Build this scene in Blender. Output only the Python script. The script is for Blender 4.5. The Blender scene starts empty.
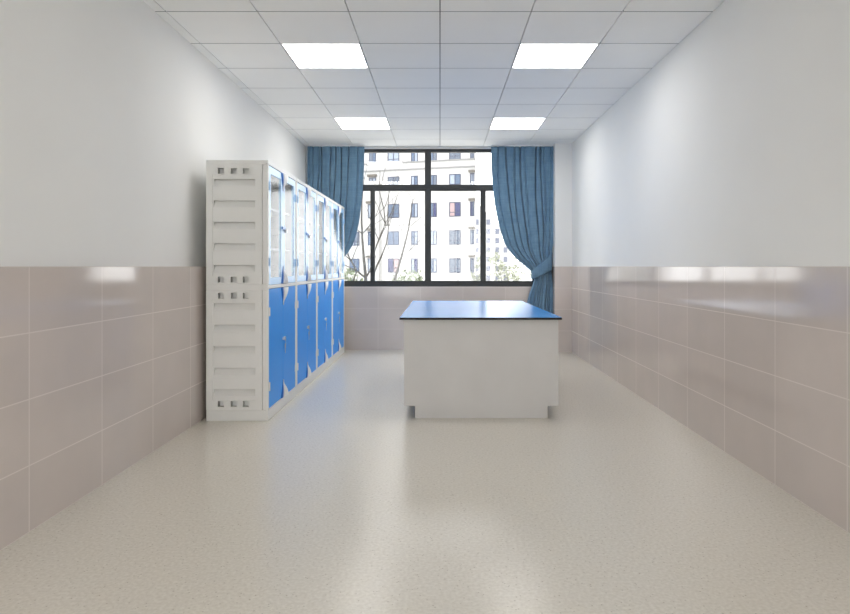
import bpy, bmesh, math, random
from mathutils import Vector, noise

scene = bpy.context.scene
C = scene.collection
random.seed(7)

# ------------------------------------------------------------------ camera
H = 1.2            # eye height
F = 640.0          # focal length in pixels of an 850 px wide frame
cam_d = bpy.data.cameras.new('camera')
cam = bpy.data.objects.new('camera', cam_d)
C.objects.link(cam)
cam.location = (0, 0, H)
cam.rotation_euler = (math.radians(90), 0, 0)
cam_d.sensor_width = 36
cam_d.lens = 36 * F / 850
cam_d.shift_x = -15.0 / 850
cam_d.shift_y = -40.5 / 850
cam_d.clip_end = 1000
scene.camera = cam


def at(px, py, y):
    return Vector(((px - 440) / F * y, y, H + (266.5 - py) / F * y))


# ------------------------------------------------------------------ materials
MATS = {}


def principled(name, col, rough=0.5, ior=1.5, metal=0.0, coat=0.0, coat_rough=0.05, spec=0.5):
    m = bpy.data.materials.new(name)
    m.use_nodes = True
    b = m.node_tree.nodes['Principled BSDF']
    b.inputs['Base Color'].default_value = (*col, 1)
    b.inputs['Roughness'].default_value = rough
    b.inputs['IOR'].default_value = ior
    b.inputs['Metallic'].default_value = metal
    b.inputs['Coat Weight'].default_value = coat
    b.inputs['Coat Roughness'].default_value = coat_rough
    b.inputs['Specular IOR Level'].default_value = spec
    MATS[name] = m
    return m


def nd(m, t, **kw):
    n = m.node_tree.nodes.new(t)
    for k, v in kw.items():
        setattr(n, k, v)
    return n


def lk(m, a, b):
    m.node_tree.links.new(a, b)


def add_mottle(m, col, amount=0.04, scale=3.0, detail=3.0, bump=0.0, bscale=60.0, coord='Object'):
    """slight uneven colour plus optional fine bump, all in object space"""
    b = m.node_tree.nodes['Principled BSDF']
    tc = nd(m, 'ShaderNodeTexCoord')
    nz = nd(m, 'ShaderNodeTexNoise')
    nz.inputs['Scale'].default_value = scale
    nz.inputs['Detail'].default_value = detail
    lk(m, tc.outputs[coord], nz.inputs['Vector'])
    r = nd(m, 'ShaderNodeValToRGB')
    r.color_ramp.elements[0].position = 0.3
    r.color_ramp.elements[1].position = 0.7
    r.color_ramp.elements[0].color = (*[c * (1 - amount) for c in col], 1)
    r.color_ramp.elements[1].color = (*[min(1, c * (1 + amount)) for c in col], 1)
    lk(m, nz.outputs['Fac'], r.inputs['Fac'])
    lk(m, r.outputs['Color'], b.inputs['Base Color'])
    if bump:
        n2 = nd(m, 'ShaderNodeTexNoise')
        n2.inputs['Scale'].default_value = bscale
        lk(m, tc.outputs[coord], n2.inputs['Vector'])
        bp = nd(m, 'ShaderNodeBump')
        bp.inputs['Strength'].default_value = bump
        bp.inputs['Distance'].default_value = 0.002
        lk(m, n2.outputs['Fac'], bp.inputs['Height'])
        lk(m, bp.outputs['Normal'], b.inputs['Normal'])
    return m


WALL = (0.82, 0.82, 0.81)
wall_m = add_mottle(principled('wall_paint', WALL, 0.85, spec=0.2), WALL, 0.015, 1.2, bump=0.08)
CEIL = (0.92, 0.915, 0.90)
ceil_m = add_mottle(principled('ceiling_tile', CEIL, 0.9, spec=0.15), CEIL, 0.012, 2.0, bump=0.1, bscale=120)
gap_m = principled('ceiling_gap', (0.10, 0.10, 0.10), 0.8)
cross_m = principled('ceiling_cross_bar', (0.22, 0.22, 0.22), 0.7)
rim_m = principled('lamp_rim', (0.82, 0.82, 0.82), 0.5)

lamp_m = bpy.data.materials.new('lamp_diffuser')
lamp_m.use_nodes = True
lamp_m.node_tree.nodes.clear()
e = nd(lamp_m, 'ShaderNodeEmission')
e.inputs['Color'].default_value = (1.0, 0.985, 0.96, 1)
e.inputs['Strength'].default_value = 9.5
o_ = nd(lamp_m, 'ShaderNodeOutputMaterial')
lk(lamp_m, e.outputs[0], o_.inputs['Surface'])


def tile_material(name, axis, offset, step, rough=0.09):
    """beige glazed wall tile; grout lines from object-space coordinates"""
    base = (0.53, 0.468, 0.432)
    m = principled(name, base, rough, ior=1.6)
    b = m.node_tree.nodes['Principled BSDF']
    tc = nd(m, 'ShaderNodeTexCoord')
    sp = nd(m, 'ShaderNodeSeparateXYZ')
    lk(m, tc.outputs['Object'], sp.inputs[0])

    def line(sock, off, st, half):
        a = nd(m, 'ShaderNodeMath', operation='SUBTRACT'); lk(m, sock, a.inputs[0]); a.inputs[1].default_value = off
        d = nd(m, 'ShaderNodeMath', operation='DIVIDE'); lk(m, a.outputs[0], d.inputs[0]); d.inputs[1].default_value = st
        r = nd(m, 'ShaderNodeMath', operation='ROUND'); lk(m, d.outputs[0], r.inputs[0])
        s = nd(m, 'ShaderNodeMath', operation='SUBTRACT'); lk(m, d.outputs[0], s.inputs[0]); lk(m, r.outputs[0], s.inputs[1])
        ab = nd(m, 'ShaderNodeMath', operation='ABSOLUTE'); lk(m, s.outputs[0], ab.inputs[0])
        lt = nd(m, 'ShaderNodeMath', operation='LESS_THAN'); lk(m, ab.outputs[0], lt.inputs[0]); lt.inputs[1].default_value = half / st
        fl = nd(m, 'ShaderNodeMath', operation='FLOOR'); lk(m, d.outputs[0], fl.inputs[0])
        return lt.outputs[0], fl.outputs[0]
    g1, i1 = line(sp.outputs[axis], offset, step, 0.0032)
    g2, i2 = line(sp.outputs[2], 0.0, 0.3, 0.0028)
    mx = nd(m, 'ShaderNodeMath', operation='MAXIMUM'); lk(m, g1, mx.inputs[0]); lk(m, g2, mx.inputs[1])
    # soft stone-like clouding, with a slight change of tone from tile to tile
    nz = nd(m, 'ShaderNodeTexNoise'); nz.inputs['Scale'].default_value = 2.6; nz.inputs['Detail'].default_value = 4
    lk(m, tc.outputs['Object'], nz.inputs['Vector'])
    rp = nd(m, 'ShaderNodeValToRGB')
    rp.color_ramp.elements[0].position = 0.32; rp.color_ramp.elements[1].position = 0.7
    rp.color_ramp.elements[0].color = (0.56, 0.498, 0.465, 1)
    rp.color_ramp.elements[1].color = (0.605, 0.535, 0.497, 1)
    lk(m, nz.outputs['Fac'], rp.inputs['Fac'])
    cb = nd(m, 'ShaderNodeCombineXYZ'); lk(m, i1, cb.inputs[0]); lk(m, i2, cb.inputs[1])
    wn = nd(m, 'ShaderNodeTexWhiteNoise', noise_dimensions='3D'); lk(m, cb.outputs[0], wn.inputs['Vector'])
    mr = nd(m, 'ShaderNodeMapRange'); lk(m, wn.outputs['Value'], mr.inputs['Value'])
    mr.inputs['To Min'].default_value = 0.97; mr.inputs['To Max'].default_value = 1.03
    vm = nd(m, 'ShaderNodeVectorMath', operation='SCALE'); lk(m, rp.outputs['Color'], vm.inputs[0]); lk(m, mr.outputs[0], vm.inputs['Scale'])
    mix = nd(m, 'ShaderNodeMix', data_type='RGBA')
    lk(m, mx.outputs[0], mix.inputs['Factor'])
    lk(m, vm.outputs[0], mix.inputs['A'])
    mix.inputs['B'].default_value = (0.635, 0.575, 0.54, 1)
    lk(m, mix.outputs['Result'], b.inputs['Base Color'])
    mr2 = nd(m, 'ShaderNodeMapRange'); lk(m, mx.outputs[0], mr2.inputs['Value'])
    mr2.inputs['To Min'].default_value = rough; mr2.inputs['To Max'].default_value = 0.75
    lk(m, mr2.outputs[0], b.inputs['Roughness'])
    mr3 = nd(m, 'ShaderNodeMapRange'); lk(m, mx.outputs[0], mr3.inputs['Value'])
    mr3.inputs['To Min'].default_value = 0.5; mr3.inputs['To Max'].default_value = 0.1
    lk(m, mr3.outputs[0], b.inputs['Specular IOR Level'])
    return m


tile_side = tile_material('wall_tile_side', 1, 3.515, 0.6235)
tile_back = tile_material('wall_tile_back', 0, -0.28, 0.61)

# floor: fine beige speckle vinyl
floor_m = principled('floor_vinyl', (0.58, 0.53, 0.45), 0.24, ior=1.5)
b = floor_m.node_tree.nodes['Principled BSDF']
tc = nd(floor_m, 'ShaderNodeTexCoord')
n1 = nd(floor_m, 'ShaderNodeTexNoise'); n1.inputs['Scale'].default_value = 70; n1.inputs['Detail'].default_value = 3
vo = nd(floor_m, 'ShaderNodeTexVoronoi'); vo.inputs['Scale'].default_value = 42
for n in (n1, vo):
    lk(floor_m, tc.outputs['Object'], n.inputs['Vector'])
r1 = nd(floor_m, 'ShaderNodeValToRGB')
r1.color_ramp.elements[0].position = 0.3; r1.color_ramp.elements[1].position = 0.7
r1.color_ramp.elements[0].color = (0.60, 0.555, 0.48, 1)
r1.color_ramp.elements[1].color = (0.70, 0.66, 0.585, 1)
lk(floor_m, n1.outputs['Fac'], r1.inputs['Fac'])
r2 = nd(floor_m, 'ShaderNodeValToRGB')
r2.color_ramp.elements[0].position = 0.10; r2.color_ramp.elements[1].position = 0.16
r2.color_ramp.elements[0].color = (0.42, 0.37, 0.30, 1)
r2.color_ramp.elements[1].color = (1, 1, 1, 1)
lk(floor_m, vo.outputs['Distance'], r2.inputs['Fac'])
mixf = nd(floor_m, 'ShaderNodeMix', data_type='RGBA', blend_type='MULTIPLY')
mixf.inputs['Factor'].default_value = 0.5
lk(floor_m, r1.outputs['Color'], mixf.inputs['A']); lk(floor_m, r2.outputs['Color'], mixf.inputs['B'])
lk(floor_m, mixf.outputs['Result'], b.inputs['Base Color'])

CABW = (0.78, 0.775, 0.75)
cab_m = add_mottle(principled('cabinet_white_plastic', CABW, 0.45), CABW, 0.012, 8, bump=0.12, bscale=160)
blue_m = principled('cabinet_blue_board', (0.006, 0.31, 0.93), 0.32, ior=1.45, spec=0.2)
gloss_m = principled('cabinet_blue_gloss', (0.30, 0.57, 0.90), 0.33, ior=2.3)
recess_shade_m = principled('handle_recess_shade', (0.012, 0.14, 0.52), 0.35)  # shade of the left door's finger recess, put into dark blue
hand_m = principled('handle_white_plastic', (0.88, 0.88, 0.87), 0.3)
hinge_m = principled('hinge_plastic', (0.74, 0.74, 0.72), 0.4)
hingeb_m = principled('hinge_blue_plastic', (0.35, 0.56, 0.82), 0.35)
steel_m = principled('lock_steel', (0.55, 0.55, 0.56), 0.3, metal=1.0)
key_m = principled('key_steel', (0.42, 0.43, 0.46), 0.4, metal=0.8)
latch_m = principled('latch_blue', (0.02, 0.20, 0.60), 0.3)
ISL = (0.62, 0.605, 0.59)
isl_m = add_mottle(principled('island_board', ISL, 0.5), ISL, 0.03, 3.5, 4)
top_m = principled('worktop_blue_laminate', (0.014, 0.265, 0.74), 0.27, ior=2.0)
edge_m = principled('worktop_black_edge', (0.012, 0.012, 0.014), 0.5, spec=0.2)
frame_m = principled('window_aluminium', (0.030, 0.033, 0.036), 0.45)

# curtain cloth: woven steel blue with faint uneven slubs
cur_m = principled('curtain_cloth', (0.085, 0.215, 0.36), 0.85, spec=0.15)
b = cur_m.node_tree.nodes['Principled BSDF']
b.inputs['Sheen Weight'].default_value = 0.25
b.inputs['Sheen Roughness'].default_value = 0.5
tc = nd(cur_m, 'ShaderNodeTexCoord')
mp1 = nd(cur_m, 'ShaderNodeMapping'); mp1.inputs['Scale'].default_value = (4, 4, 60)
mp2 = nd(cur_m, 'ShaderNodeMapping'); mp2.inputs['Scale'].default_value = (70, 10, 6)
w1 = nd(cur_m, 'ShaderNodeTexNoise'); w1.inputs['Scale'].default_value = 1.0; w1.inputs['Detail'].default_value = 2
w2 = nd(cur_m, 'ShaderNodeTexNoise'); w2.inputs['Scale'].default_value = 1.0; w2.inputs['Detail'].default_value = 2
w3 = nd(cur_m, 'ShaderNodeTexNoise'); w3.inputs['Scale'].default_value = 9.0; w3.inputs['Detail'].default_value = 3
lk(cur_m, tc.outputs['Object'], mp1.inputs[0]); lk(cur_m, tc.outputs['Object'], mp2.inputs[0])
lk(cur_m, mp1.outputs[0], w1.inputs['Vector']); lk(cur_m, mp2.outputs[0], w2.inputs['Vector'])
lk(cur_m, tc.outputs['Object'], w3.inputs['Vector'])
ad = nd(cur_m, 'ShaderNodeMath', operation='ADD'); lk(cur_m, w1.outputs['Fac'], ad.inputs[0]); lk(cur_m, w2.outputs['Fac'], ad.inputs[1])
ad2 = nd(cur_m, 'ShaderNodeMath', operation='ADD'); lk(cur_m, ad.outputs[0], ad2.inputs[0]); lk(cur_m, w3.outputs['Fac'], ad2.inputs[1])
dv = nd(cur_m, 'ShaderNodeMath', operation='DIVIDE'); lk(cur_m, ad2.outputs[0], dv.inputs[0]); dv.inputs[1].default_value = 3
rc = nd(cur_m, 'ShaderNodeValToRGB')
rc.color_ramp.elements[0].position = 0.36; rc.color_ramp.elements[1].position = 0.64
rc.color_ramp.elements[0].color = (0.105, 0.20, 0.315, 1)
rc.color_ramp.elements[1].color = (0.175, 0.30, 0.42, 1)
lk(cur_m, dv.outputs[0], rc.inputs['Fac']); lk(cur_m, rc.outputs['Color'], b.inputs['Base Color'])


def glass_material(name, tint, strength=1.0, rough=0.02):
    m = bpy.data.materials.new(name)
    m.use_nodes = True
    m.node_tree.nodes.clear()
    t = nd(m, 'ShaderNodeBsdfTransparent'); t.inputs['Color'].default_value = (*tint, 1)
    g = nd(m, 'ShaderNodeBsdfGlossy'); g.inputs['Roughness'].default_value = rough
    lw = nd(m, 'ShaderNodeLayerWeight'); lw.inputs['Blend'].default_value = 0.5
    pw = nd(m, 'ShaderNodeMath', operation='POWER'); lk(m, lw.outputs['Facing'], pw.inputs[0]); pw.inputs[1].default_value = 5
    mr = nd(m, 'ShaderNodeMapRange'); lk(m, pw.outputs[0], mr.inputs['Value'])
    mr.inputs['To Min'].default_value = 0.04 * strength; mr.inputs['To Max'].default_value = 0.9 * strength
    mix = nd(m, 'ShaderNodeMixShader')
    lk(m, mr.outputs[0], mix.inputs[0]); lk(m, t.outputs[0], mix.inputs[1]); lk(m, g.outputs[0], mix.inputs[2])
    o = nd(m, 'ShaderNodeOutputMaterial'); lk(m, mix.outputs[0], o.inputs['Surface'])
    return m


glass_m = glass_material('clear_glass', (0.985, 0.99, 0.99))
cabglass_m = glass_material('cabinet_glass', (0.97, 0.98, 0.985), 0.48, 0.12)

# outside
FAC = (0.37, 0.366, 0.36)
fac_m = add_mottle(principled('facade_render', FAC, 0.9, spec=0.1), FAC, 0.02, 0.6)
ledge_m = principled('facade_ledge', (0.10, 0.09, 0.078), 0.9)
seam_m = principled('facade_seam', (0.18, 0.18, 0.18), 0.9)
ffr_m = principled('facade_window_frame', (0.018, 0.022, 0.05), 0.5)
pane_ms = [principled('pane_pale', (0.20, 0.235, 0.29), 0.15), principled('pane_blue', (0.05, 0.08, 0.135), 0.15),
           principled('pane_navy', (0.018, 0.022, 0.085), 0.15), principled('pane_pink', (0.27, 0.19, 0.195), 0.4),
           principled('pane_grey', (0.08, 0.10, 0.135), 0.15)]
far_m = principled('far_facade_render', (0.40, 0.395, 0.385), 0.9)
farw_m = principled('far_window_glass', (0.11, 0.12, 0.16), 0.3)
bark_m = principled('bark', (0.04, 0.037, 0.032), 0.9)
leaf_m = add_mottle(principled('leaf_green', (0.13, 0.16, 0.09), 0.7), (0.13, 0.16, 0.09), 0.35, 6)
leafp_m = add_mottle(principled('leaf_pale', (0.24, 0.255, 0.19), 0.7), (0.24, 0.255, 0.19), 0.35, 6)
ground_m = principled('outside_ground', (0.62, 0.62, 0.60), 0.95)


# ------------------------------------------------------------------ mesh helpers
class MB:
    def __init__(self, origin=(0, 0, 0)):
        self.bm = bmesh.new()
        self.o = Vector(origin)
        self.mi = 0

    def v(self, p):
        return self.bm.verts.new(Vector(p) - self.o)

    def face(self, pts):
        f = self.bm.faces.new([self.v(p) for p in pts])
        f.material_index = self.mi
        return f

    def box(self, x0, x1, y0, y1, z0, z1):
        a = [self.v((x, y, z)) for z in (z0, z1) for y in (y0, y1) for x in (x0, x1)]
        for q in ((0, 2, 3, 1), (4, 5, 7, 6), (0, 1, 5, 4), (2, 6, 7, 3), (0, 4, 6, 2), (1, 3, 7, 5)):
            f = self.bm.faces.new([a[i] for i in q])
            f.material_index = self.mi
        return self

    def prism(self, pts, d):
        """closed outline pts extruded by the vector d"""
        d = Vector(d)
        A = [self.v(p) for p in pts]
        B = [self.v(Vector(p) + d) for p in pts]
        n = len(pts)
        for f in (self.bm.faces.new(A[::-1]), self.bm.faces.new(B)):
            f.material_index = self.mi
        for i in range(n):
            f = self.bm.faces.new((A[i], A[(i + 1) % n], B[(i + 1) % n], B[i]))
            f.material_index = self.mi
        return self

    def tube(self, pts, rad, seg=7):
        pts = [Vector(p) for p in pts]
        rings = []
        for i, p in enumerate(pts):
            t = (pts[min(i + 1, len(pts) - 1)] - pts[max(i - 1, 0)]).normalized()
            u = t.cross(Vector((0.31, 0.9, 0.17))).normalized()
            w = t.cross(u)
            r = rad[i] if isinstance(rad, (list, tuple)) else rad
            rings.append([self.v(p + (u * math.cos(a) + w * math.sin(a)) * r)
                          for a in [2 * math.pi * k / seg for k in range(seg)]])
        for r0, r1 in zip(rings, rings[1:]):
            for k in range(seg):
                f = self.bm.faces.new((r0[k], r0[(k + 1) % seg], r1[(k + 1) % seg], r1[k]))
                f.material_index = self.mi
        self.bm.faces.new(rings[0][::-1]); self.bm.faces.new(rings[-1])
        return self

    def build(self, name, mats, parent=None, smooth=False, bevel=0.0, recalc=True):
        if recalc:
            bmesh.ops.recalc_face_normals(self.bm, faces=self.bm.faces)
        me = bpy.data.meshes.new(name)
        self.bm.to_mesh(me)
        self.bm.free()
        for m in (mats if isinstance(mats, (list, tuple)) else [mats]):
            me.materials.append(m)
        if smooth:
            for p in me.polygons:
                p.use_smooth = True
        ob = bpy.data.objects.new(name, me)
        C.objects.link(ob)
        if parent is not None:
            ob.parent = parent
        else:
            ob.location = self.o
        if bevel:
            md = ob.modifiers.new('bevel', 'BEVEL')
            md.width = bevel
            md.segments = 2
            md.limit_method = 'ANGLE'
        return ob


def tag(o, label=None, cat=None, group=None, kind=None):
    if label: o['label'] = label
    if cat: o['category'] = cat
    if group: o['group'] = group
    if kind: o['kind'] = kind
    return o


def empty(name, loc):
    o = bpy.data.objects.new(name, None)
    o.location = loc
    o.empty_display_size = 0.1
    C.objects.link(o)
    return o


def copy_tree(o, parent=None):
    c = o.copy()
    C.objects.link(c)
    if parent is not None:
        c.parent = parent
    for ch in list(o.children):
        copy_tree(ch, c)
    return c


def struct(o):
    o['kind'] = 'structure'
    return o


# ------------------------------------------------------------------ room shell
XL, XLD = -1.925, -1.856      # left wall paint, left tile face
XR = 1.845
YB, YF = 9.2, -1.0            # window wall, wall behind the camera
ZC = 2.922

struct(MB().box(-2.1, 2.1, YF - 0.2, YB + 0.25, -0.2, 0).build('floor', floor_m))
struct(MB().box(XL - 0.2, XL, YF - 0.2, YB + 0.25, 0.0, 3.15).build('wall_left', wall_m))
struct(MB().box(XR, XR + 0.2, YF - 0.2, YB + 0.25, 0.0, 3.15).build('wall_right', wall_m))
w = MB()
w.box(XL, XR, YF - 0.2, YF, 0.0, 0.25)
w.box(XL, XR, YF - 0.2, YF, 2.5, 3.15)
w.box(XL, XL + 0.1, YF - 0.2, YF, 0.25, 2.5)
w.box(XR - 0.1, XR, YF - 0.2, YF, 0.25, 2.5)
struct(w.build('wall_front', wall_m))  # opening left for the added fill glazing
WX0, WX1, WZ0, WZ1 = -1.77, 1.42, 0.912, 2.89
w = MB()
w.box(XL, XR, YB, YB + 0.25, 0, WZ0)
w.box(XL, XR, YB, YB + 0.25, WZ1, 3.15)
w.box(XL, WX0, YB, YB + 0.25, WZ0, WZ1)
w.box(WX1, XR, YB, YB + 0.25, WZ0, WZ1)
struct(w.build('wall_back', wall_m))
PX = 1.608
struct(MB().box(PX, XR, 8.95, YB, 0, ZC - 0.001).build('wall_pier', wall_m))
# tiled dado
struct(MB().box(XL, XLD, YF, YB, 0, 1.2).build('trim_1', tile_side))
struct(MB().box(XR - 0.005, XR, YF, 8.944, 0, 1.2).build('trim_2', tile_side))
w = MB()
w.box(XLD, PX - 0.006, YB - 0.006, YB, 0, WZ0)
w.box(XLD, WX0, YB - 0.006, YB, WZ0, 1.2)
w.box(WX1, PX - 0.006, YB - 0.006, YB, WZ0, 1.2)
struct(w.build('trim_3', tile_back))
w = MB()
w.box(PX - 0.006, XR - 0.005, 8.944, 8.95, 0, 1.2)
w.box(PX - 0.006, PX, 8.95, YB - 0.006, 0, 1.2)
struct(w.build('trim_4', tile_back))

# suspended ceiling: lay-in tiles with dark runners lengthwise and pale bars across
MOD = 0.617
cols = [XL, -1.851, -2 * MOD, -MOD, 0, MOD, 2 * MOD, XR + 0.001]
rows = [5.56 + 0.618 * k for k in range(-12, 6)]
rows = [YF] + [r for r in rows if YF + 0.05 < r < YB - 0.05] + [YB]
LIGHTS = []
cl = MB()
for i in range(len(cols) - 1):
    for j in range(len(rows) - 1):
        x0, x1, y0, y1 = cols[i], cols[i + 1], rows[j], rows[j + 1]
        if i in (2, 5) and any(abs((y0 + y1) / 2 - m) < 0.1 for m in (5.251, 7.723)):
            LIGHTS.append((x0, x1, y0, y1))
            continue
        gx0 = 0.0 if i == 0 else 0.0035
        cl.mi = 0
        cl.box(x0 + gx0, x1 - (0.0035 if i < len(cols) - 2 else 0.004), y0 + 0.006, y1 - 0.006, ZC, ZC + 0.02)
        cl.mi = 2
        cl.box(x0 + gx0, x1 - 0.0035, y1 - 0.006, y1 + 0.006, ZC + 0.001, ZC + 0.02)
cl.mi = 1
cl.box(XL, XR, YF, YB, ZC + 0.021, ZC + 0.04)
cl.mi = 0
cl.box(XL, XR, YF, YB, ZC + 0.06, ZC + 0.1)
struct(cl.build('ceiling', [ceil_m, gap_m, cross_m], recalc=False))

light_labels = {
    (2, 0): 'nearer left square ceiling light panel, glowing white above the near end of the cabinets',
    (4, 0): 'nearer right square ceiling light panel, glowing white above the near end of the island',
    (2, 1): 'farther left square ceiling light panel, glowing white in front of the left curtain',
    (4, 1): 'farther right square ceiling light panel, glowing white in front of the right curtain'}
for (x0, x1, y0, y1) in LIGHTS:
    cx, cy = (x0 + x1) / 2, (y0 + y1) / 2
    t = empty('ceiling_light', (cx, cy, ZC - 0.001))
    key = (2 if cx < 0 else 4, 1 if cy > 6.5 else (0 if cy > 4 else (-1 if cy > 1.5 else -2)))
    tag(t, light_labels[key], 'ceiling light', 'square light panels in the ceiling')
    O = (cx, cy, ZC - 0.001)
    a = 0.004
    f = MB(O)
    f.box(x0 + a, x1 - a, y0 + a, y0 + a + 0.008, ZC - 0.001, ZC + 0.02)
    f.box(x0 + a, x1 - a, y1 - a - 0.008, y1 - a, ZC - 0.001, ZC + 0.02)
    f.box(x0 + a, x0 + a + 0.008, y0 + a + 0.008, y1 - a - 0.008, ZC - 0.001, ZC + 0.02)
    f.box(x1 - a - 0.008, x1 - a, y0 + a + 0.008, y1 - a - 0.008, ZC - 0.001, ZC + 0.02)
    f.build('frame', rim_m, t)
    MB(O).box(x0 + a + 0.008, x1 - a - 0.008, y0 + a + 0.008, y1 - a - 0.008, ZC + 0.002, ZC + 0.015).build('diffuser', lamp_m, t)

# ------------------------------------------------------------------ window
win = struct(empty('window_1', (0, YB + 0.03, WZ0)))
O = (0, YB + 0.03, WZ0)
y0, y1 = YB + 0.002, YB + 0.085
MX0, MX1 = -0.218, -0.128     # centre mullion
f = MB(O)
f.box(WX0, WX1, y0, y1, WZ0, 0.962)                 # bottom
f.box(WX0, WX1, y0, y1, 2.845, WZ1)                 # head
f.box(WX0, WX0 + 0.05, y0, y1, 0.962, 2.845)
f.box(WX1 - 0.05, WX1, y0, y1, 0.962, 2.845)
f.box(WX0 + 0.05, WX1 - 0.05, y0, y1, 2.315, 2.378)  # transom
f.box(MX0 + 0.008, MX1 - 0.008, y0, y1, 0.962, 2.315)
f.box(MX0, MX1, y0, y1, 2.378, 2.845)
struct(f.build('window_frame', frame_m, win, bevel=0.003))
for (xa, xb) in ((WX0 + 0.05, MX0), (MX1, WX1 - 0.05)):
    struct(MB(O).box(xa, xb, YB + 0.04, YB + 0.046, 2.378, 2.845).build('glass_pane', glass_m, win))
# unseen glazing added behind the viewer as fill daylight, no such window known
fill_win = struct(empty('added_fill_window', (0, YF - 0.1, 0.25)))
O2 = (0, YF - 0.1, 0.25)
f = MB(O2)
fx0, fx1 = XL + 0.1, XR - 0.1
f.box(fx0, fx1, YF - 0.14, YF - 0.07, 0.25, 0.31); f.box(fx0, fx1, YF - 0.14, YF - 0.07, 2.44, 2.5)
for k in range(4):
    xx = fx0 + (fx1 - fx0 - 0.06) * k / 3
    f.box(xx, xx + 0.06, YF - 0.14, YF - 0.07, 0.31, 2.44)
struct(f.build('window_frame', frame_m, fill_win))
for k in range(3):
    xx = fx0 + (fx1 - fx0 - 0.06) * k / 3
    struct(MB(O2).box(xx + 0.06, fx0 + (fx1 - fx0 - 0.06) * (k + 1) / 3, YF - 0.11, YF - 0.104, 0.31, 2.44).build('glass_pane', glass_m, fill_win))
# four sashes under the transom
LM0, LM1 = -1.003, -0.937
RM0, RM1 = 0.580, 0.662
for (xa, xb, yo) in ((WX0 + 0.05, (LM0 + LM1) / 2, 0.0), ((LM0 + LM1) / 2, MX0 + 0.008, 0.0),
                     (MX1 - 0.008, (RM0 + RM1) / 2, 0.0), ((RM0 + RM1) / 2, WX1 - 0.05, 0.0)):
    s = MB(O)
    ya, yb = YB + 0.012, YB + 0.06
    zb, zt = 0.962, 2.315
    def inner(x, left):
        for m0, m1 in ((LM0, LM1), (MX0, MX1), (RM0, RM1)):
            if m0 - 0.01 <= x <= m1 + 0.01:
                return m1 if left else m0
        return x + 0.04 if left else x - 0.04
    ia, ib = inner(xa, True), inner(xb, False)
    s.box(xa, ia, ya, yb, zb, zt); s.box(ib, xb, ya, yb, zb, zt)
    s.box(ia, ib, ya, yb, zb, 0.994); s.box(ia, ib, ya, yb, 2.289, zt)
    so = struct(s.build('window_sash', frame_m, win, bevel=0.002))
    struct(MB(O).box(ia, ib, YB + 0.034, YB + 0.040, 0.994, 2.289).build('glass_pane', glass_m, so))


# ------------------------------------------------------------------ cabinets
def relief_panel(origin, xa, xb, za, zb, ya, yb, rects, out):
    """upright panel in the xz plane, thickness ya..yb. out = -1: the decorated outer face is at ya, +1: at yb.
    rects: (x0,x1,z0,z1,depth_bottom,depth_top) pressed in from the outside, showing as bulges inside."""
    mb = MB(origin)
    xs = sorted({xa, xb, *[r[0] for r in rects], *[r[1] for r in rects]})
    zs = sorted({za, zb, *[r[2] for r in rects], *[r[3] for r in rects]})

    def depth(cx, cz, z):
        d = 0.0
        for r in rects:
            if r[0] < cx < r[1] and r[2] < cz < r[3]:
                k = (z - r[2]) / (r[3] - r[2])
                d = r[4] + (r[5] - r[4]) * k
        return d
    for yy, sgn in ((ya if out < 0 else yb, -out), (yb if out < 0 else ya, -out)):
        D = {}
        for i in range(len(xs) - 1):
            for j in range(len(zs) - 1):
                cx, cz = (xs[i] + xs[i + 1]) / 2, (zs[j] + zs[j + 1]) / 2
                D[i, j] = (depth(cx, cz, zs[j]), depth(cx, cz, zs[j + 1]))
                b0, t0 = yy + sgn * D[i, j][0], yy + sgn * D[i, j][1]
                mb.face([(xs[i], b0, zs[j]), (xs[i + 1], b0, zs[j]), (xs[i + 1], t0, zs[j + 1]), (xs[i], t0, zs[j + 1])])
        for (i, j), (db, dt) in D.items():
            if (i + 1, j) in D:
                eb, et = D[i + 1, j]
                if abs(eb - db) + abs(et - dt) > 1e-6:
                    x = xs[i + 1]
                    P = [(x, yy + sgn * db, zs[j]), (x, yy + sgn * eb, zs[j]), (x, yy + sgn * et, zs[j + 1]), (x, yy + sgn * dt, zs[j + 1])]
                    Q = []
                    for p in P:
                        if not any((Vector(p) - Vector(q)).length < 1e-6 for q in Q):
                            Q.append(p)
                    if len(Q) > 2:
                        mb.face(Q)
            if (i, j + 1) in D:
                eb = D[i, j + 1][0]
                if abs(eb - dt) > 1e-6:
                    z = zs[j + 1]
                    mb.face([(xs[i], yy + sgn * dt, z), (xs[i + 1], yy + sgn * dt, z), (xs[i + 1], yy + sgn * eb, z), (xs[i], yy + sgn * eb, z)])
    # rim
    mb.face([(xa, ya, za), (xb, ya, za), (xb, yb, za), (xa, yb, za)])
    mb.face([(xa, ya, zb), (xb, ya, zb), (xb, yb, zb), (xa, yb, zb)])
    mb.face([(xa, ya, za), (xa, yb, za), (xa, yb, zb), (xa, ya, zb)])
    mb.face([(xb, ya, za), (xb, yb, za), (xb, yb, zb), (xb, ya, zb)])
    bmesh.ops.remove_doubles(mb.bm, verts=mb.bm.verts, dist=1e-5)
    return mb


CX0, CX1 = -1.816, -1.336      # back and front of the cabinets
CW = 0.993                     # width of one unit
CY = 4.968
CSTEP = 0.996


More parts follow.
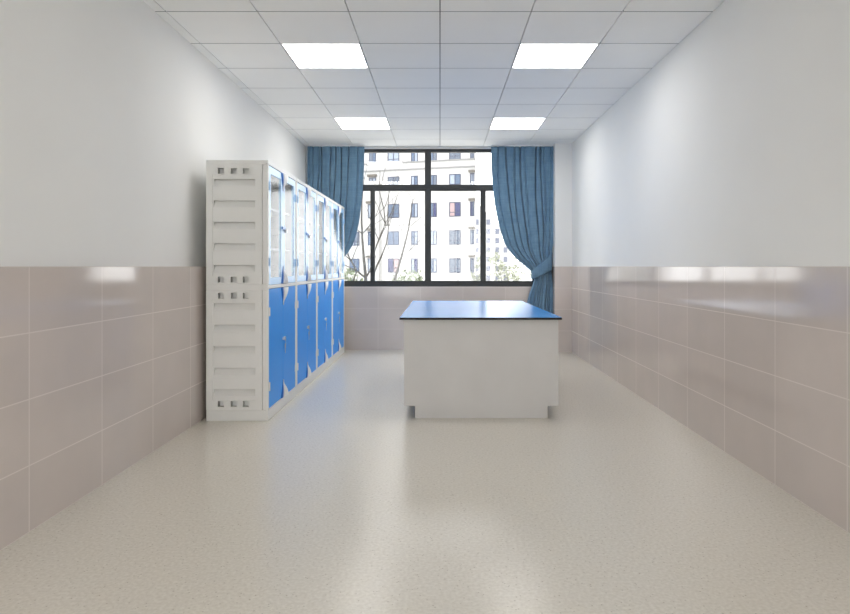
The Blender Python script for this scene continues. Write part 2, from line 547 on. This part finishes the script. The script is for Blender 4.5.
def end_rects(za, zb, upper):
    """vents and louvres of one end panel"""
    R = []
    px = 1 / 129.0
    xv = [CX0 + (p - 206.2) * px for p in (217.9, 223.9, 230.9, 236.9, 242.9, 248.9)]
    if upper:
        tv, bv, ra, rb = (1.921, 1.963), (1.0765, 1.121), 1.127, 1.916
        tops = [1.880, 1.713, 1.546, 1.379, 1.211]
    else:
        tv, bv, ra, rb = (0.951, 0.995), (0.110, 0.155), 0.161, 0.949
        tops = [0.915, 0.747, 0.579, 0.411, 0.246]
    for k in (0, 2, 4):
        R.append((xv[k], xv[k + 1], tv[0], tv[1], 0.042, 0.042))
        R.append((xv[k], xv[k + 1], bv[0], bv[1], 0.042, 0.042))
    xa, xb = CX0 + (212.6 - 206.2) * px, CX0 + (255.6 - 206.2) * px
    R.append((xa, xb, ra, rb, 0.006, 0.006))
    for t in tops:
        R.append((xa + 0.008, xb - 0.004, t - 0.053, t, 0.009, 0.034))
    return R


def make_cabinet():
    y0, y1 = CY, CY + CW
    O = (CX0 + 0.24, (y0 + y1) / 2, 0)
    root = empty('storage_cabinet', O)
    # plinth, middle deck and top cap carry the full depth
    ZM0, ZM1, ZT0 = 1.026, 1.052, 1.994
    ZE0, ZE1 = 1.013, 1.064
    MB(O).box(CX0, CX1, y0, y1, 0, 0.085).build('plinth', cab_m, root, bevel=0.004)
    MB(O).box(CX0, CX1, y0 + 0.036, y1 - 0.036, ZM0, ZM1).box(CX0, CX1, y0, y0 + 0.036, ZE0, ZE1).box(CX0, CX1, y1 - 0.036, y1, ZE0, ZE1).build('middle_deck', cab_m, root, bevel=0.003)
    MB(O).box(CX0, CX1, y0, y1, ZT0, 2.027).build('top_panel', cab_m, root, bevel=0.004)
    XP = CX0 + (262.5 - 206.2) / 129.0      # where the side panel meets the front post
    for (za, zb, up) in ((0.085, ZE0, False), (ZE1, ZT0, True)):
        R = end_rects(za, zb, up)
        relief_panel(O, CX0, XP - 0.0015, za, zb, y0, y0 + 0.022, R, -1).build('side_panel', cab_m, root)
        relief_panel(O, CX0, XP - 0.0015, za, zb, y1 - 0.022, y1, R, 1).build('side_panel', cab_m, root)
        MB(O).box(CX0, CX0 + 0.012, y0 + 0.022, y1 - 0.022, za, zb).build('back_panel', cab_m, root)
        for (ya, yb) in ((y0, y0 + 0.036), (y1 - 0.036, y1)):
            MB(O).box(XP, CX1, ya, yb, za, zb).build('corner_post', cab_m, root, bevel=0.006)
    for z in (1.355, 1.68):
        MB(O).box(CX0 + 0.014, CX1 - 0.045, y0 + 0.06, y1 - 0.06, z - 0.018, z).build('shelf', cab_m, root, bevel=0.002)
    MB(O).box(CX0 + 0.014, CX1 - 0.06, y0 + 0.06, y1 - 0.06, 0.53, 0.548).build('shelf', cab_m, root)

    ya, yb, ym = y0 + 0.040, y1 - 0.040, (y0 + y1) / 2
    XD0, XD1 = CX1 - 0.026, CX1 - 0.004     # door thickness

    def handle(parent, yc, z, sy, sz):
        """curved corner pull: a leaf that is wide at the door edge and runs to a point along the seam.
        sy -1 left door / +1 right door, sz +1 hangs down from a top corner, -1 rises from a bottom corner"""
        hgt, wid = 0.148, (0.06 if sy < 0 else 0.145)
        n = 10
        outl = [(0.002, 0.0)]
        for k in range(n + 1):
            t = k / n
            outl.append((0.004 + wid * (1 - t) ** 1.35 + 0.004 * math.sin(t * math.pi), hgt * t))
        outl.append((0.002, hgt))
        mb = MB(O)
        rows_ = []
        for (dy, dz) in outl[1:-1]:
            t = dz / hgt
            bulge = (0.003 if sy < 0 else 0.006) + (0.008 if sy < 0 else 0.024) * math.sin(min(1, 0.25 + t) * math.pi) ** 0.8 * (1 if t < 0.75 else (1 - t) / 0.25 * 0.9 + 0.1)
            rr = []
            for q in range(5):
                s = q / 4
                xx = XD1 + bulge * ((0.35 + 0.65 * (s / 0.6)) if s < 0.6 else (1 - (s - 0.6) / 0.4 * 0.6)) + 0.001
                rr.append((xx, yc + sy * (0.002 + (dy - 0.002) * s), z - sz * dz))
            rows_.append(rr)
        V = [[mb.v(p) for p in rr] for rr in rows_]
        Bk = [[mb.v((XD1 - 0.001, p[1], p[2])) for p in rr] for rr in rows_]
        for i in range(len(V) - 1):
            for q in range(4):
                mb.bm.faces.new((V[i][q], V[i][q + 1], V[i + 1][q + 1], V[i + 1][q]))
                mb.bm.faces.new((Bk[i][q], Bk[i + 1][q], Bk[i + 1][q + 1], Bk[i][q + 1]))
            mb.bm.faces.new((V[i][0], V[i + 1][0], Bk[i + 1][0], Bk[i][0]))
            mb.bm.faces.new((V[i][4], Bk[i][4], Bk[i + 1][4], V[i + 1][4]))
        for i in (0, len(V) - 1):
            for q in range(4):
                mb.bm.faces.new((V[i][q], Bk[i][q], Bk[i][q + 1], V[i][q + 1]))
        h = mb.build('handle', recess_shade_m if sy < 0 else hand_m, parent)  # left piece stands for a shaded recess, shade in its colour
        h['label'] = 'corner pull recess, its shade painted dark blue' if sy < 0 else 'white corner pull'
        return h

    def hinge(parent, yc, z, m):
        mb = MB(O)
        mb.box(XD1, XD1 + 0.006, yc - 0.016, yc + 0.016, z - 0.032, z + 0.032)
        mb.tube([(XD1 + 0.006, yc, z - 0.034), (XD1 + 0.006, yc, z + 0.034)], 0.006, 8)
        mb.build('hinge', m, parent)

    for sy in (-1, 1):
        da, db = (ya, ym - 0.0015) if sy < 0 else (ym + 0.0015, yb)
        outer = da if sy < 0 else db
        # glazed upper door
        zb, zt = 1.056, 1.990
        ga, gb, gz0, gz1 = da + 0.062, db - 0.062, 1.112, 1.934
        d = MB(O)
        d.box(XD0, XD1, da, ga, zb, zt); d.box(XD0, XD1, gb, db, zb, zt)
        d.box(XD0, XD1, ga, gb, zb, gz0); d.box(XD0, XD1, ga, gb, gz1, zt)
        dr = d.build('glass_door', gloss_m, root)
        MB(O).box(XD1 - 0.007, XD1 - 0.002, ga, gb, gz0, gz1).build('glass_pane', cabglass_m, dr)
        handle(dr, ym, zt, sy, 1); handle(dr, ym, zb, sy, -1)
        for z in (1.83, 1.235):
            hinge(dr, outer, z, hingeb_m)
        # solid lower door
        zb2, zt2 = 0.088, 1.022
        dl = MB(O).box(XD0, XD1, da, db, zb2, zt2).build('blue_door', blue_m, root, bevel=0.002)
        handle(dl, ym, zt2, sy, 1); handle(dl, ym, zb2, sy, -1)
        for z in (0.845, 0.26):
            hinge(dl, outer, z, hinge_m)
        if sy > 0:
            # latch bar and lock on the glazed pair, lock with hanging keys on the solid pair
            lb = MB(O)
            lb.box(XD1, XD1 + 0.008, ym - 0.045, ym + 0.06, 1.515, 1.540)
            lt = lb.build('latch', latch_m, dr, bevel=0.002)
            lc = MB(O)
            lc.tube([(XD1, ym + 0.055, 1.505), (XD1 + 0.02, ym + 0.055, 1.505)], 0.014, 14)
            lc.build('lock', steel_m, dr)
            lc = MB(O)
            lc.tube([(XD1, ym + 0.03, 0.585), (XD1 + 0.012, ym + 0.03, 0.585)], 0.016, 16)
            lc.box(XD1, XD1 + 0.004, ym - 0.012, ym + 0.045, 0.575, 0.595)
            lc.build('lock', steel_m, dl)
            kk = MB(O)
            kk.box(XD1 + 0.012, XD1 + 0.015, ym + 0.018, ym + 0.042, 0.565, 0.600)
            kk.tube([(XD1 + 0.013, ym + 0.034, 0.566), (XD1 + 0.013, ym + 0.045, 0.55), (XD1 + 0.013, ym + 0.05, 0.535)], 0.002, 6)
            kk.prism([(XD1 + 0.006, ym + 0.035, 0.538), (XD1 + 0.006, ym + 0.062, 0.538), (XD1 + 0.006, ym + 0.066, 0.510),
                      (XD1 + 0.006, ym + 0.054, 0.500), (XD1 + 0.006, ym + 0.053, 0.455), (XD1 + 0.006, ym + 0.044, 0.455),
                      (XD1 + 0.006, ym + 0.043, 0.500), (XD1 + 0.006, ym + 0.032, 0.510)], (0.004, 0, 0))
            kk.build('keys', key_m, dl)
    return root


cab_labels = ['tall white cabinet with blue doors, nearest of the row, its ribbed end panel showing',
              'second tall white cabinet in the row, blue lower doors, directly behind the nearest one',
              'third tall white cabinet in the row, blue lower doors, in front of the farthest one',
              'last tall white cabinet of the row, blue doors, farthest back beside the left curtain']
cab0 = make_cabinet()
base = cab0.location.copy()
for k, lab in enumerate(cab_labels):
    c = cab0 if k == 0 else copy_tree(cab0)
    c.location = base + Vector((0, CSTEP * k, 0))
    tag(c, lab, 'cabinet', 'storage cabinets along the left wall')

# ------------------------------------------------------------------ island table
IX0, IX1, IY0, IY1 = -0.285, 0.936, 5.06, 7.44
O = (0.325, 6.25, 0)
isl = empty('island_table', O)
tag(isl, 'low grey-white island table with glossy blue top and black edge, in front of the window', 'table')
ZP, ZB, ZTOP = 0.097, 0.782, 0.80
PX0, PX1 = -0.198, 0.851
for (ya, yb) in ((IY0, IY0 + 0.02), (IY1 - 0.02, IY1)):
    m = MB(O)
    m.prism([(PX0, ya, 0), (PX1, ya, 0), (PX1, ya, ZP), (IX1, ya, ZP), (IX1, ya, ZB), (IX0, ya, ZB), (IX0, ya, ZP), (PX0, ya, ZP)], (0, yb - ya, 0))
    m.build('end_panel', isl_m, isl, bevel=0.0015)
MB(O).box(IX0, IX1, IY0 + 0.02, IY1 - 0.02, ZP, ZB).build('carcass', isl_m, isl)
MB(O).box(PX0, PX1, IY0 + 0.02, IY1 - 0.02, 0, ZP).build('plinth', isl_m, isl)
ct = MB(O).box(-0.318, 0.957, 5.018, 7.50, ZB, ZTOP - 0.001).build('countertop', edge_m, isl, bevel=0.002)
MB(O).box(-0.317, 0.956, 5.019, 7.499, ZTOP - 0.001, ZTOP).build('top_laminate', top_m, ct)


# ------------------------------------------------------------------ curtains
def interp(tab, x):
    if x <= tab[0][0]:
        return tab[0][1]
    for (a, va), (b_, vb) in zip(tab, tab[1:]):
        if x <= b_:
            k = (x - a) / (b_ - a)
            k2 = k
            return va + (vb - va) * k2
    return tab[-1][1]


def smooth_tab(tab, x, w=5.0):
    return sum(interp(tab, x + d * w / 2) for d in (-2, -1, 0, 1, 2)) / 5


def make_curtain(free, fixed, grooves, tie_free, tie_fixed, label):
    """free: knots (row, column) of the open edge, fixed: of the edge at the wall; rows/columns at 1/70.7 m"""
    S = 70.45
    Y0 = 9.085
    mid = (fixed[0][1] + free[0][1]) / 2
    O = ((mid - 440) / S, Y0, 0.02)
    root = empty('curtain', O)
    tag(root, label, 'curtain', 'blue curtains at the window')
    NU, NV = 280, 110
    zt = ZC - 0.018
    zb = 0.02
    mb = MB(O)
    grid = []
    tie_row = 272.0
    for j in range(NV + 1):
        z = zt + (zb - zt) * j / NV
        row = 266.5 - (z - H) * S
        xa = (smooth_tab(free, row) - 440) / S
        xb = (smooth_tab(fixed, row) - 440) / S
        g = math.exp(-((row - tie_row) / 16.0) ** 2)          # how gathered
        below = max(0.0, min(1.0, (row - tie_row) / 20))
        line = []
        for i in range(NU + 1):
            u = i / NU
            x = xa + (xb - xa) * u
            d = 0.0
            for (gu, gw, gd) in grooves:
                sway = 0.012 * math.sin(row * 0.045 + gu * 21)
                uu = gu + sway * (1 - g)
                a = abs(u - uu) / gw
                if a < 3:
                    d += 1.4 * gd * math.exp(-a * a * 1.6) * (0.75 + 0.5 * g + 0.15 * math.sin(row * 0.06 + gu * 40))
            # broad soft billow between the pleats
            d += 0.007 * math.sin(u * 17 + 0.6) + 0.002 * math.sin(u * 41 + row * 0.02)
            d += 0.016 * (0.5 + 0.5 * math.cos(u * 44)) * (g + 0.7 * below)
            # free edge curls back a little, the bunch bulges forward at the tie
            d += 0.02 * math.exp(-(u / 0.03) ** 2)
            d -= 0.035 * g * math.sin(math.pi * u)
            line.append(mb.v((x, Y0 + min(d, 0.085) - 0.01, z)))
        grid.append(line)
    for j in range(NV):
        for i in range(NU):
            mb.bm.faces.new((grid[j][i], grid[j][i + 1], grid[j + 1][i + 1], grid[j + 1][i]))
    dr = mb.build('drape', cur_m, root, smooth=True)
    sol = dr.modifiers.new('thickness', 'SOLIDIFY')
    sol.thickness = 0.003
    MB(O).box(min(free[0][1], fixed[0][1]) / S - 440 / S, max(free[0][1], fixed[0][1]) / S - 440 / S, Y0 - 0.012, Y0 + 0.012, zt + 0.001, ZC).build('rail', rim_m, root)
    # tieback: a cloth band looped round the bunch, higher at the wall side
    (fx, ft, fb), (wx, wt, wb) = tie_free, tie_fixed
    mb = MB(O)
    NT, NZ = 48, 6
    cx, ax = (fx + wx) / 2, (wx - fx) / 2
    rings = []
    for k in range(NT):
        th = 2 * math.pi * k / NT
        c, s = math.cos(th), math.sin(th)
        px = cx + ax * c
        t = (1 + c) / 2
        top, bot = ft + (wt - ft) * t ** 1.2, fb + (wb - fb) * t ** 1.1
        ring = []
        for q in range(NZ + 1):
            v = q / NZ
            row = top + (bot - top) * v
            y = Y0 + 0.018 - s * (0.078 + 0.006 * math.sin(v * math.pi) + 0.004 * math.sin(v * 9 + c * 6))
            ring.append(mb.v(((px - 440) / S, min(y, 9.165), H + (266.5 - row) / S)))
        rings.append(ring)
    for k in range(NT):
        for q in range(NZ):
            mb.bm.faces.new((rings[k][q], rings[(k + 1) % NT][q], rings[(k + 1) % NT][q + 1], rings[k][q + 1]))
    tb = mb.build('tieback', cur_m, root, smooth=True)
    sol = tb.modifiers.new('thickness', 'SOLIDIFY')
    sol.thickness = 0.004
    return root


rfree = [(146, 491.2), (168, 491.6), (189.5, 493), (208, 495.5), (226, 499.2), (244, 504.6), (256, 513.3), (264, 522.5),
         (270, 530.5), (276, 535), (281, 534.5), (287, 531.5), (300, 527.7), (315, 525.5), (350, 523)]
rfix = [(146, 554.6), (235, 554.6), (254, 551.5), (268, 551.0), (280, 552.5), (292, 553.5), (350, 554)]
rgro = [(0.10, 0.014, 0.018), (0.235, 0.010, 0.05), (0.355, 0.012, 0.028), (0.465, 0.010, 0.06), (0.535, 0.014, 0.018),
        (0.70, 0.009, 0.06), (0.785, 0.010, 0.05), (0.84, 0.012, 0.02), (0.93, 0.014, 0.02)]
make_curtain(rfree, rfix, rgro, (531.5, 269.0, 279.5), (552.5, 252.5, 270.0),
             'blue curtain tied back at the right side of the window, beside the tiled pier')
lfree = [(146, 364.4), (168, 363.9), (192, 362.5), (209, 360.8), (226, 358.4), (244, 353.4), (257, 345), (264, 336),
         (270, 329), (276, 324.5), (281, 325), (287, 328), (300, 332), (315, 334), (350, 336)]
lfix = [(146, 307.8), (235, 307.6), (254, 307.5), (268, 308.0), (280, 307.0), (292, 306.5), (350, 306)]
lgro = [(0.115, 0.014, 0.018), (0.27, 0.012, 0.028), (0.405, 0.010, 0.05), (0.51, 0.010, 0.06), (0.585, 0.012, 0.035),
        (0.765, 0.010, 0.06), (0.81, 0.012, 0.03), (0.90, 0.014, 0.02), (0.965, 0.014, 0.02)]
make_curtain(lfree, lfix, lgro, (327.9, 269.0, 279.5), (307.5, 252.5, 270.0),
             'blue curtain tied back at the left side of the window, behind the row of cabinets')

# ------------------------------------------------------------------ outside
GZ = -9.0
struct(MB().box(-160, 160, -160, 320, GZ - 0.3, GZ).build('ground', ground_m))

# apartment block facing the window, slightly turned
TH = math.radians(17)
OX, OY = (476.0 - 440) / F * 64.5, 64.5      # its right-hand corner
ex, ey = Vector((-math.cos(TH), math.sin(TH), 0)), Vector((-math.sin(TH), -math.cos(TH), 0))   # along the front, out of the front


def s_of(px):
    k = (px - 440) / F
    return (OX - k * OY) / (math.cos(TH) + k * math.sin(TH))


bld = empty('apartment_building', (OX, OY, GZ))
tag(bld, 'white multi-storey apartment block across from the window, filling most of the panes', 'building')


class FB(MB):
    """boxes in front-of-building coordinates: s along the front, o outwards, z up"""
    def fbox(self, s0, s1, o0, o1, z0, z1):
        P = lambda s, o, z: Vector((OX, OY, 0)) + ex * s + ey * o + Vector((0, 0, z))
        a = [self.v(P(s, o, z)) for z in (z0, z1) for o in (o0, o1) for s in (s0, s1)]
        for q in ((0, 2, 3, 1), (4, 5, 7, 6), (0, 1, 5, 4), (2, 6, 7, 3), (0, 4, 6, 2), (1, 3, 7, 5)):
            self.bm.faces.new([a[i] for i in q])
        return self


BO = (OX, OY, GZ)
w = FB(BO)
q0, q1 = Vector((OX, OY, GZ)), Vector((OX, OY, GZ)) + ex * 27
w.prism([q0, q1, q1 - ey * 14, (OX / OY * (OY + 13) - 0.3, OY + 13, GZ)], (0, 0, 24 - GZ))
w.build('facade', fac_m, bld)
# projecting bay and the drain pipe seen between the bare branches
sb0, sb1 = s_of(380), s_of(364)
FB(BO).fbox(sb0, sb1, 0, 0.35, GZ, 10.2).build('bay', fac_m, bld)
for z in (11.25, 12.0):
    FB(BO).fbox(0, 27, 0, 0.10, z, z + 0.12).build('string_course', seam_m, bld)
columns = [(472.2, 4.2, True), (455.0, 11.6, False), (433.4, 7.0, False), (414.5, 6.8, False), (393.5, 11.6, False),
           (372.6, 7.0, True), (354.5, 10.0, False), (330, 10.0, False)]
rowz = [-1.56, 1.3, 4.16, 7.02, 9.88, 12.74, 15.6]
rw = random.Random(3)
special = {(455.0, 7.02): (3, 2), (414.5, 1.3): (0, 2), (433.4, 7.02): (1, 2), (393.5, 1.3): (2, 3), (393.5, 4.16): (1, 1),
           (393.5, 7.02): (1, 1), (472.2, 7.02): (2, 1), (472.2, 4.16): (0, 1), (455.0, 4.16): (4, 4), (455.0, 1.3): (4, 4)}
wins, shades = 0, 0
for (px, pw, ac) in columns:
    s0 = s_of(px + pw / 2)
    s1 = s_of(px - pw / 2)
    off = 0.35 if (364 < px < 380) else 0.0
    for z in rowz:
        oo = off if z < 9 else 0.0
        h = 0.74
        t = 0.09
        fr = FB(BO)
        fr.fbox(s0, s1, oo - 0.12, oo + 0.02, z - h, z - h + t); fr.fbox(s0, s1, oo - 0.12, oo + 0.02, z + h - t, z + h)
        fr.fbox(s0, s0 + t, oo - 0.12, oo + 0.02, z - h + t, z + h - t); fr.fbox(s1 - t, s1, oo - 0.12, oo + 0.02, z - h + t, z + h - t)
        sm = (s0 + s1) / 2
        fr.fbox(sm - t / 2, sm + t / 2, oo - 0.12, oo + 0.02, z - h + t, z + h - t)
        if pw > 9:
            fr.fbox(s0 + t, s1 - t, oo - 0.12, oo + 0.015, z - h * 0.45, z - h * 0.45 + t * 0.8)
        wf = fr.build('window', ffr_m, bld)
        pa, pb = special.get((px, z), (rw.choice((0, 0, 1, 4)), rw.choice((0, 0, 1, 4))))
        FB(BO).fbox(sm, s1 - t, oo + 0.001, oo + 0.006, z - h + t, z + h - t).build('pane', pane_ms[pa], wf)
        FB(BO).fbox(s0 + t, sm, oo + 0.001, oo + 0.006, z - h + t, z + h - t).build('pane', pane_ms[pb], wf)
        if ac:
            FB(BO).fbox(s0 - 0.1, s1 + 0.1, 0, oo + 0.35, z + h + 0.08, z + h + 0.30).build('window_hood', ledge_m, bld)

# lower blocks stepping down far behind
FY = 200.0
far = empty('apartment_building', ((492 - 440) / F * FY, FY, GZ))
tag(far, 'small distant pale apartment block, stepped roof, seen at the right beside the tied curtain', 'building')
FO = tuple(far.location)
steps = [(470, 483.5, 206), (483.5, 493.5, 212), (493.5, 501.5, 225), (501.5, 510, 242)]
for k, (xa, xb, yt) in enumerate(steps):
    MB(FO).box((xa - 440) / F * FY, (xb - 440) / F * FY, FY + k * 0.3, FY + 20, GZ, H + (266.5 - yt) / F * FY).build('wall', far_m, far)
    xc = ((xa + xb) / 2 - 440) / F * FY
    for r in range(8):
        ry = 222.0 + 9.3 * r
        if ry < yt + 5:
            continue
        zc = H + (266.5 - ry) / F * FY
        MB(FO).box(xc - 0.62, xc + 0.62, FY + k * 0.3 - 0.05, FY + k * 0.3, zc - 0.85, zc + 0.85).build('window', farw_m, far)


def bare_tree(name, yy, limbs, label, cat='tree', twigs=26, seed=1):
    """limbs: lists of (col,row,radius); the first one is the trunk and runs down to the ground"""
    r = random.Random(seed)
    p0 = at(limbs[0][0][0], limbs[0][0][1], yy)
    O = (p0.x, yy, GZ)
    root = empty(name, O)
    tag(root, label, cat, 'bare trees outside the window')
    tr = MB(O)
    pts = [(p0.x - 0.15, yy, GZ), (p0.x - 0.05, yy, (GZ + p0.z) / 2)] + [at(a, b_, yy) for a, b_, c in limbs[0]]
    rad = [limbs[0][0][2] * 2.2, limbs[0][0][2] * 1.5] + [c for a, b_, c in limbs[0]]
    tr.tube(pts, rad, 9)
    tr.build('trunk', bark_m, root, smooth=True)
    br = MB(O)
    ends = []
    for L in limbs[1:]:
        dy = r.uniform(-0.4, 0.4)
        P = [at(a, b_, yy) + Vector((0, dy * k / len(L), 0)) for k, (a, b_, c) in enumerate(L)]
        br.tube(P, [c * 0.8 for a, b_, c in L], 7)
        for k in range(1, len(P)):
            ends.append((P[k], (P[k] - P[k - 1]).normalized(), L[k][2]))
    ends.append((Vector(pts[-1]), (Vector(pts[-1]) - Vector(pts[-2])).normalized(), rad[-1]))
    for _ in range(twigs):
        p, d, c = r.choice(ends)
        q = p.copy()
        dd = (d + Vector((r.uniform(-.9, .9), r.uniform(-.9, .9), r.uniform(-.1, .7)))).normalized()
        P = [q.copy()]
        for k in range(4):
            q = q + dd * r.uniform(0.18, 0.4)
            dd = (dd + Vector((r.uniform(-.25, .25), r.uniform(-.25, .25), r.uniform(-.05, .25)))).normalized()
            P.append(q.copy())
        c0 = min(c * 0.6, 0.016)
        br.tube(P, [c0, c0 * 0.8, c0 * 0.6, c0 * 0.45, c0 * 0.25], 5)
    br.build('branches', bark_m, root, smooth=True)
    return root


bare_tree('bare_tree', 18.0, [
    [(365.8, 286, .050), (365.6, 277, .046), (363.8, 258, .036), (362.3, 238, .030), (361.6, 220, .024), (362, 200, .016), (364, 180, .01)],
    [(365.6, 278, .036), (357, 271, .03), (351.5, 261, .026), (346, 250, .018), (340, 236, .012)],
    [(365.6, 278, .036), (370, 271, .028), (374.5, 252, .026), (379, 240, .024), (385.7, 224, .022), (384.5, 210, .018), (380, 192, .012), (381, 172, .008)],
    [(362.3, 234, .018), (357.5, 230, .014), (352, 222, .01)],
    [(362.3, 234, .018), (368, 228, .016), (376, 217, .012), (383, 199, .008)],
    [(357, 271, .02), (353, 283, .022)],
    [(351.5, 261, .016), (357.5, 246, .012), (358.5, 232, .008)]],
    'bare tree outside the left pane, trunk forking low beside the left curtain', seed=4, twigs=24)
bare_tree('bare_tree', 20.0, [
    [(371.5, 288, .036), (372, 279, .034), (376.3, 267, .030), (382, 255, .026), (386.4, 243, .024), (388.4, 228, .02), (387.5, 216, .014), (389, 190, .008)],
    [(386.4, 243, .016), (391, 254, .01), (394, 262, .006)],
    [(388.4, 228, .012), (393, 212, .008), (396, 198, .005)]],
    'thin bare tree leaning right, just right of the left window mullion', seed=8, twigs=14)
bare_tree('bare_tree', 19.0, [
    [(393.5, 290, .040), (395.7, 276, .036), (400.5, 260, .030), (405.4, 242, .024), (408.2, 230, .020), (410.3, 217, .015), (413, 200, .008)],
    [(402, 257, .012), (409, 251, .009), (416, 244, .006)],
    [(408.2, 229, .010), (415, 222, .007), (421, 217, .004)],
    [(405, 244, .010), (401, 231, .007), (398, 222, .004)]],
    'bare tree with one long leaning trunk, in the second pane left of the centre mullion', seed=5, twigs=12)


def leafy(name, px, py, yy, rw_, rh, n, leaf, mat, label, group='green treetops below the window', seed=1):
    r = random.Random(seed)
    c = at(px, py, yy)
    O = (c.x, yy, GZ)
    root = empty(name, O)
    tag(root, label, 'tree', group)
    t = MB(O)
    t.tube([(c.x, yy, GZ), (c.x + .1, yy, (GZ + c.z) / 2), (c.x, yy, c.z)], [0.16, 0.12, 0.05], 8)
    for k in range(9):
        a = r.uniform(0, 6.28)
        t.tube([(c.x, yy, c.z - rh * r.uniform(.2, 1.2)), (c.x + math.cos(a) * rw_ * .4, yy + math.sin(a) * rw_ * .4, c.z),
                (c.x + math.cos(a) * rw_ * .8, yy + math.sin(a) * rw_ * .8, c.z + rh * r.uniform(.1, .7))], [0.04, 0.025, 0.01], 5)
    t.build('trunk', bark_m, root, smooth=True)
    f = MB(O)
    clumps = []
    for k in range(46):
        while True:
            d = Vector((r.uniform(-1, 1), r.uniform(-1, 1), r.uniform(-1, 1)))
            if 0.25 < d.length < 1:
                break
        clumps.append(Vector((c.x + d.x * rw_, yy + d.y * rw_, c.z + d.z * rh)))
    for k in range(n):
        q = r.choice(clumps)
        p = q + Vector((r.gauss(0, 1), r.gauss(0, 1), r.gauss(0, 0.8))) * rw_ * 0.12
        a = Vector((r.gauss(0, 1), r.gauss(0, 1), r.gauss(0, 1))).normalized()
        b_ = a.cross(Vector((r.gauss(0, 1), r.gauss(0, 1), r.gauss(0, 1)))).normalized()
        s = leaf * r.uniform(.6, 1.3)
        f.face([p - a * s, p - b_ * s * .5, p + a * s, p + b_ * s * .5])
    f.build('foliage', mat, root, recalc=False)
    return root


leafy('leafy_tree', 408, 288, 25, 0.85, 0.75, 900, 0.07, leaf_m,
      'sparse green treetop at the bottom of the pane left of the centre mullion', seed=2)
leafy('leafy_tree', 350, 288, 24, 0.55, 0.75, 600, 0.07, leaf_m,
      'small green treetop at the bottom of the pane beside the left curtain', seed=3)
leafy('leafy_tree', 508, 290, 42, 1.9, 2.6, 1700, 0.12, leafp_m,
      'wide pale green treetop at the bottom right, beneath the tied right curtain', seed=6)
leafy('leafy_tree', 478, 285, 46, 0.6, 2.6, 600, 0.12, leafp_m,
      'narrow pale green tree beside the right window mullion and the white block', seed=9)

# ------------------------------------------------------------------ light: overcast sky through the window, ceiling panels
wd = bpy.data.worlds.new('overcast_sky')
scene.world = wd
wd.use_nodes = True
bg = wd.node_tree.nodes['Background']
bg.inputs['Color'].default_value = (1.0, 1.0, 1.0, 1)
bg.inputs['Strength'].default_value = 4.1

scene.view_settings.view_transform = 'Standard'
scene.view_settings.look = 'None'
scene.view_settings.exposure = 0.14
scene.view_settings.gamma = 1.0
scene.view_settings.use_curve_mapping = False
try:
    scene.cycles.use_denoising = True
    scene.cycles.max_bounces = 10
    scene.cycles.diffuse_bounces = 6
    scene.cycles.transparent_max_bounces = 24
    scene.cycles.sample_clamp_indirect = 8.0
except Exception:
    pass
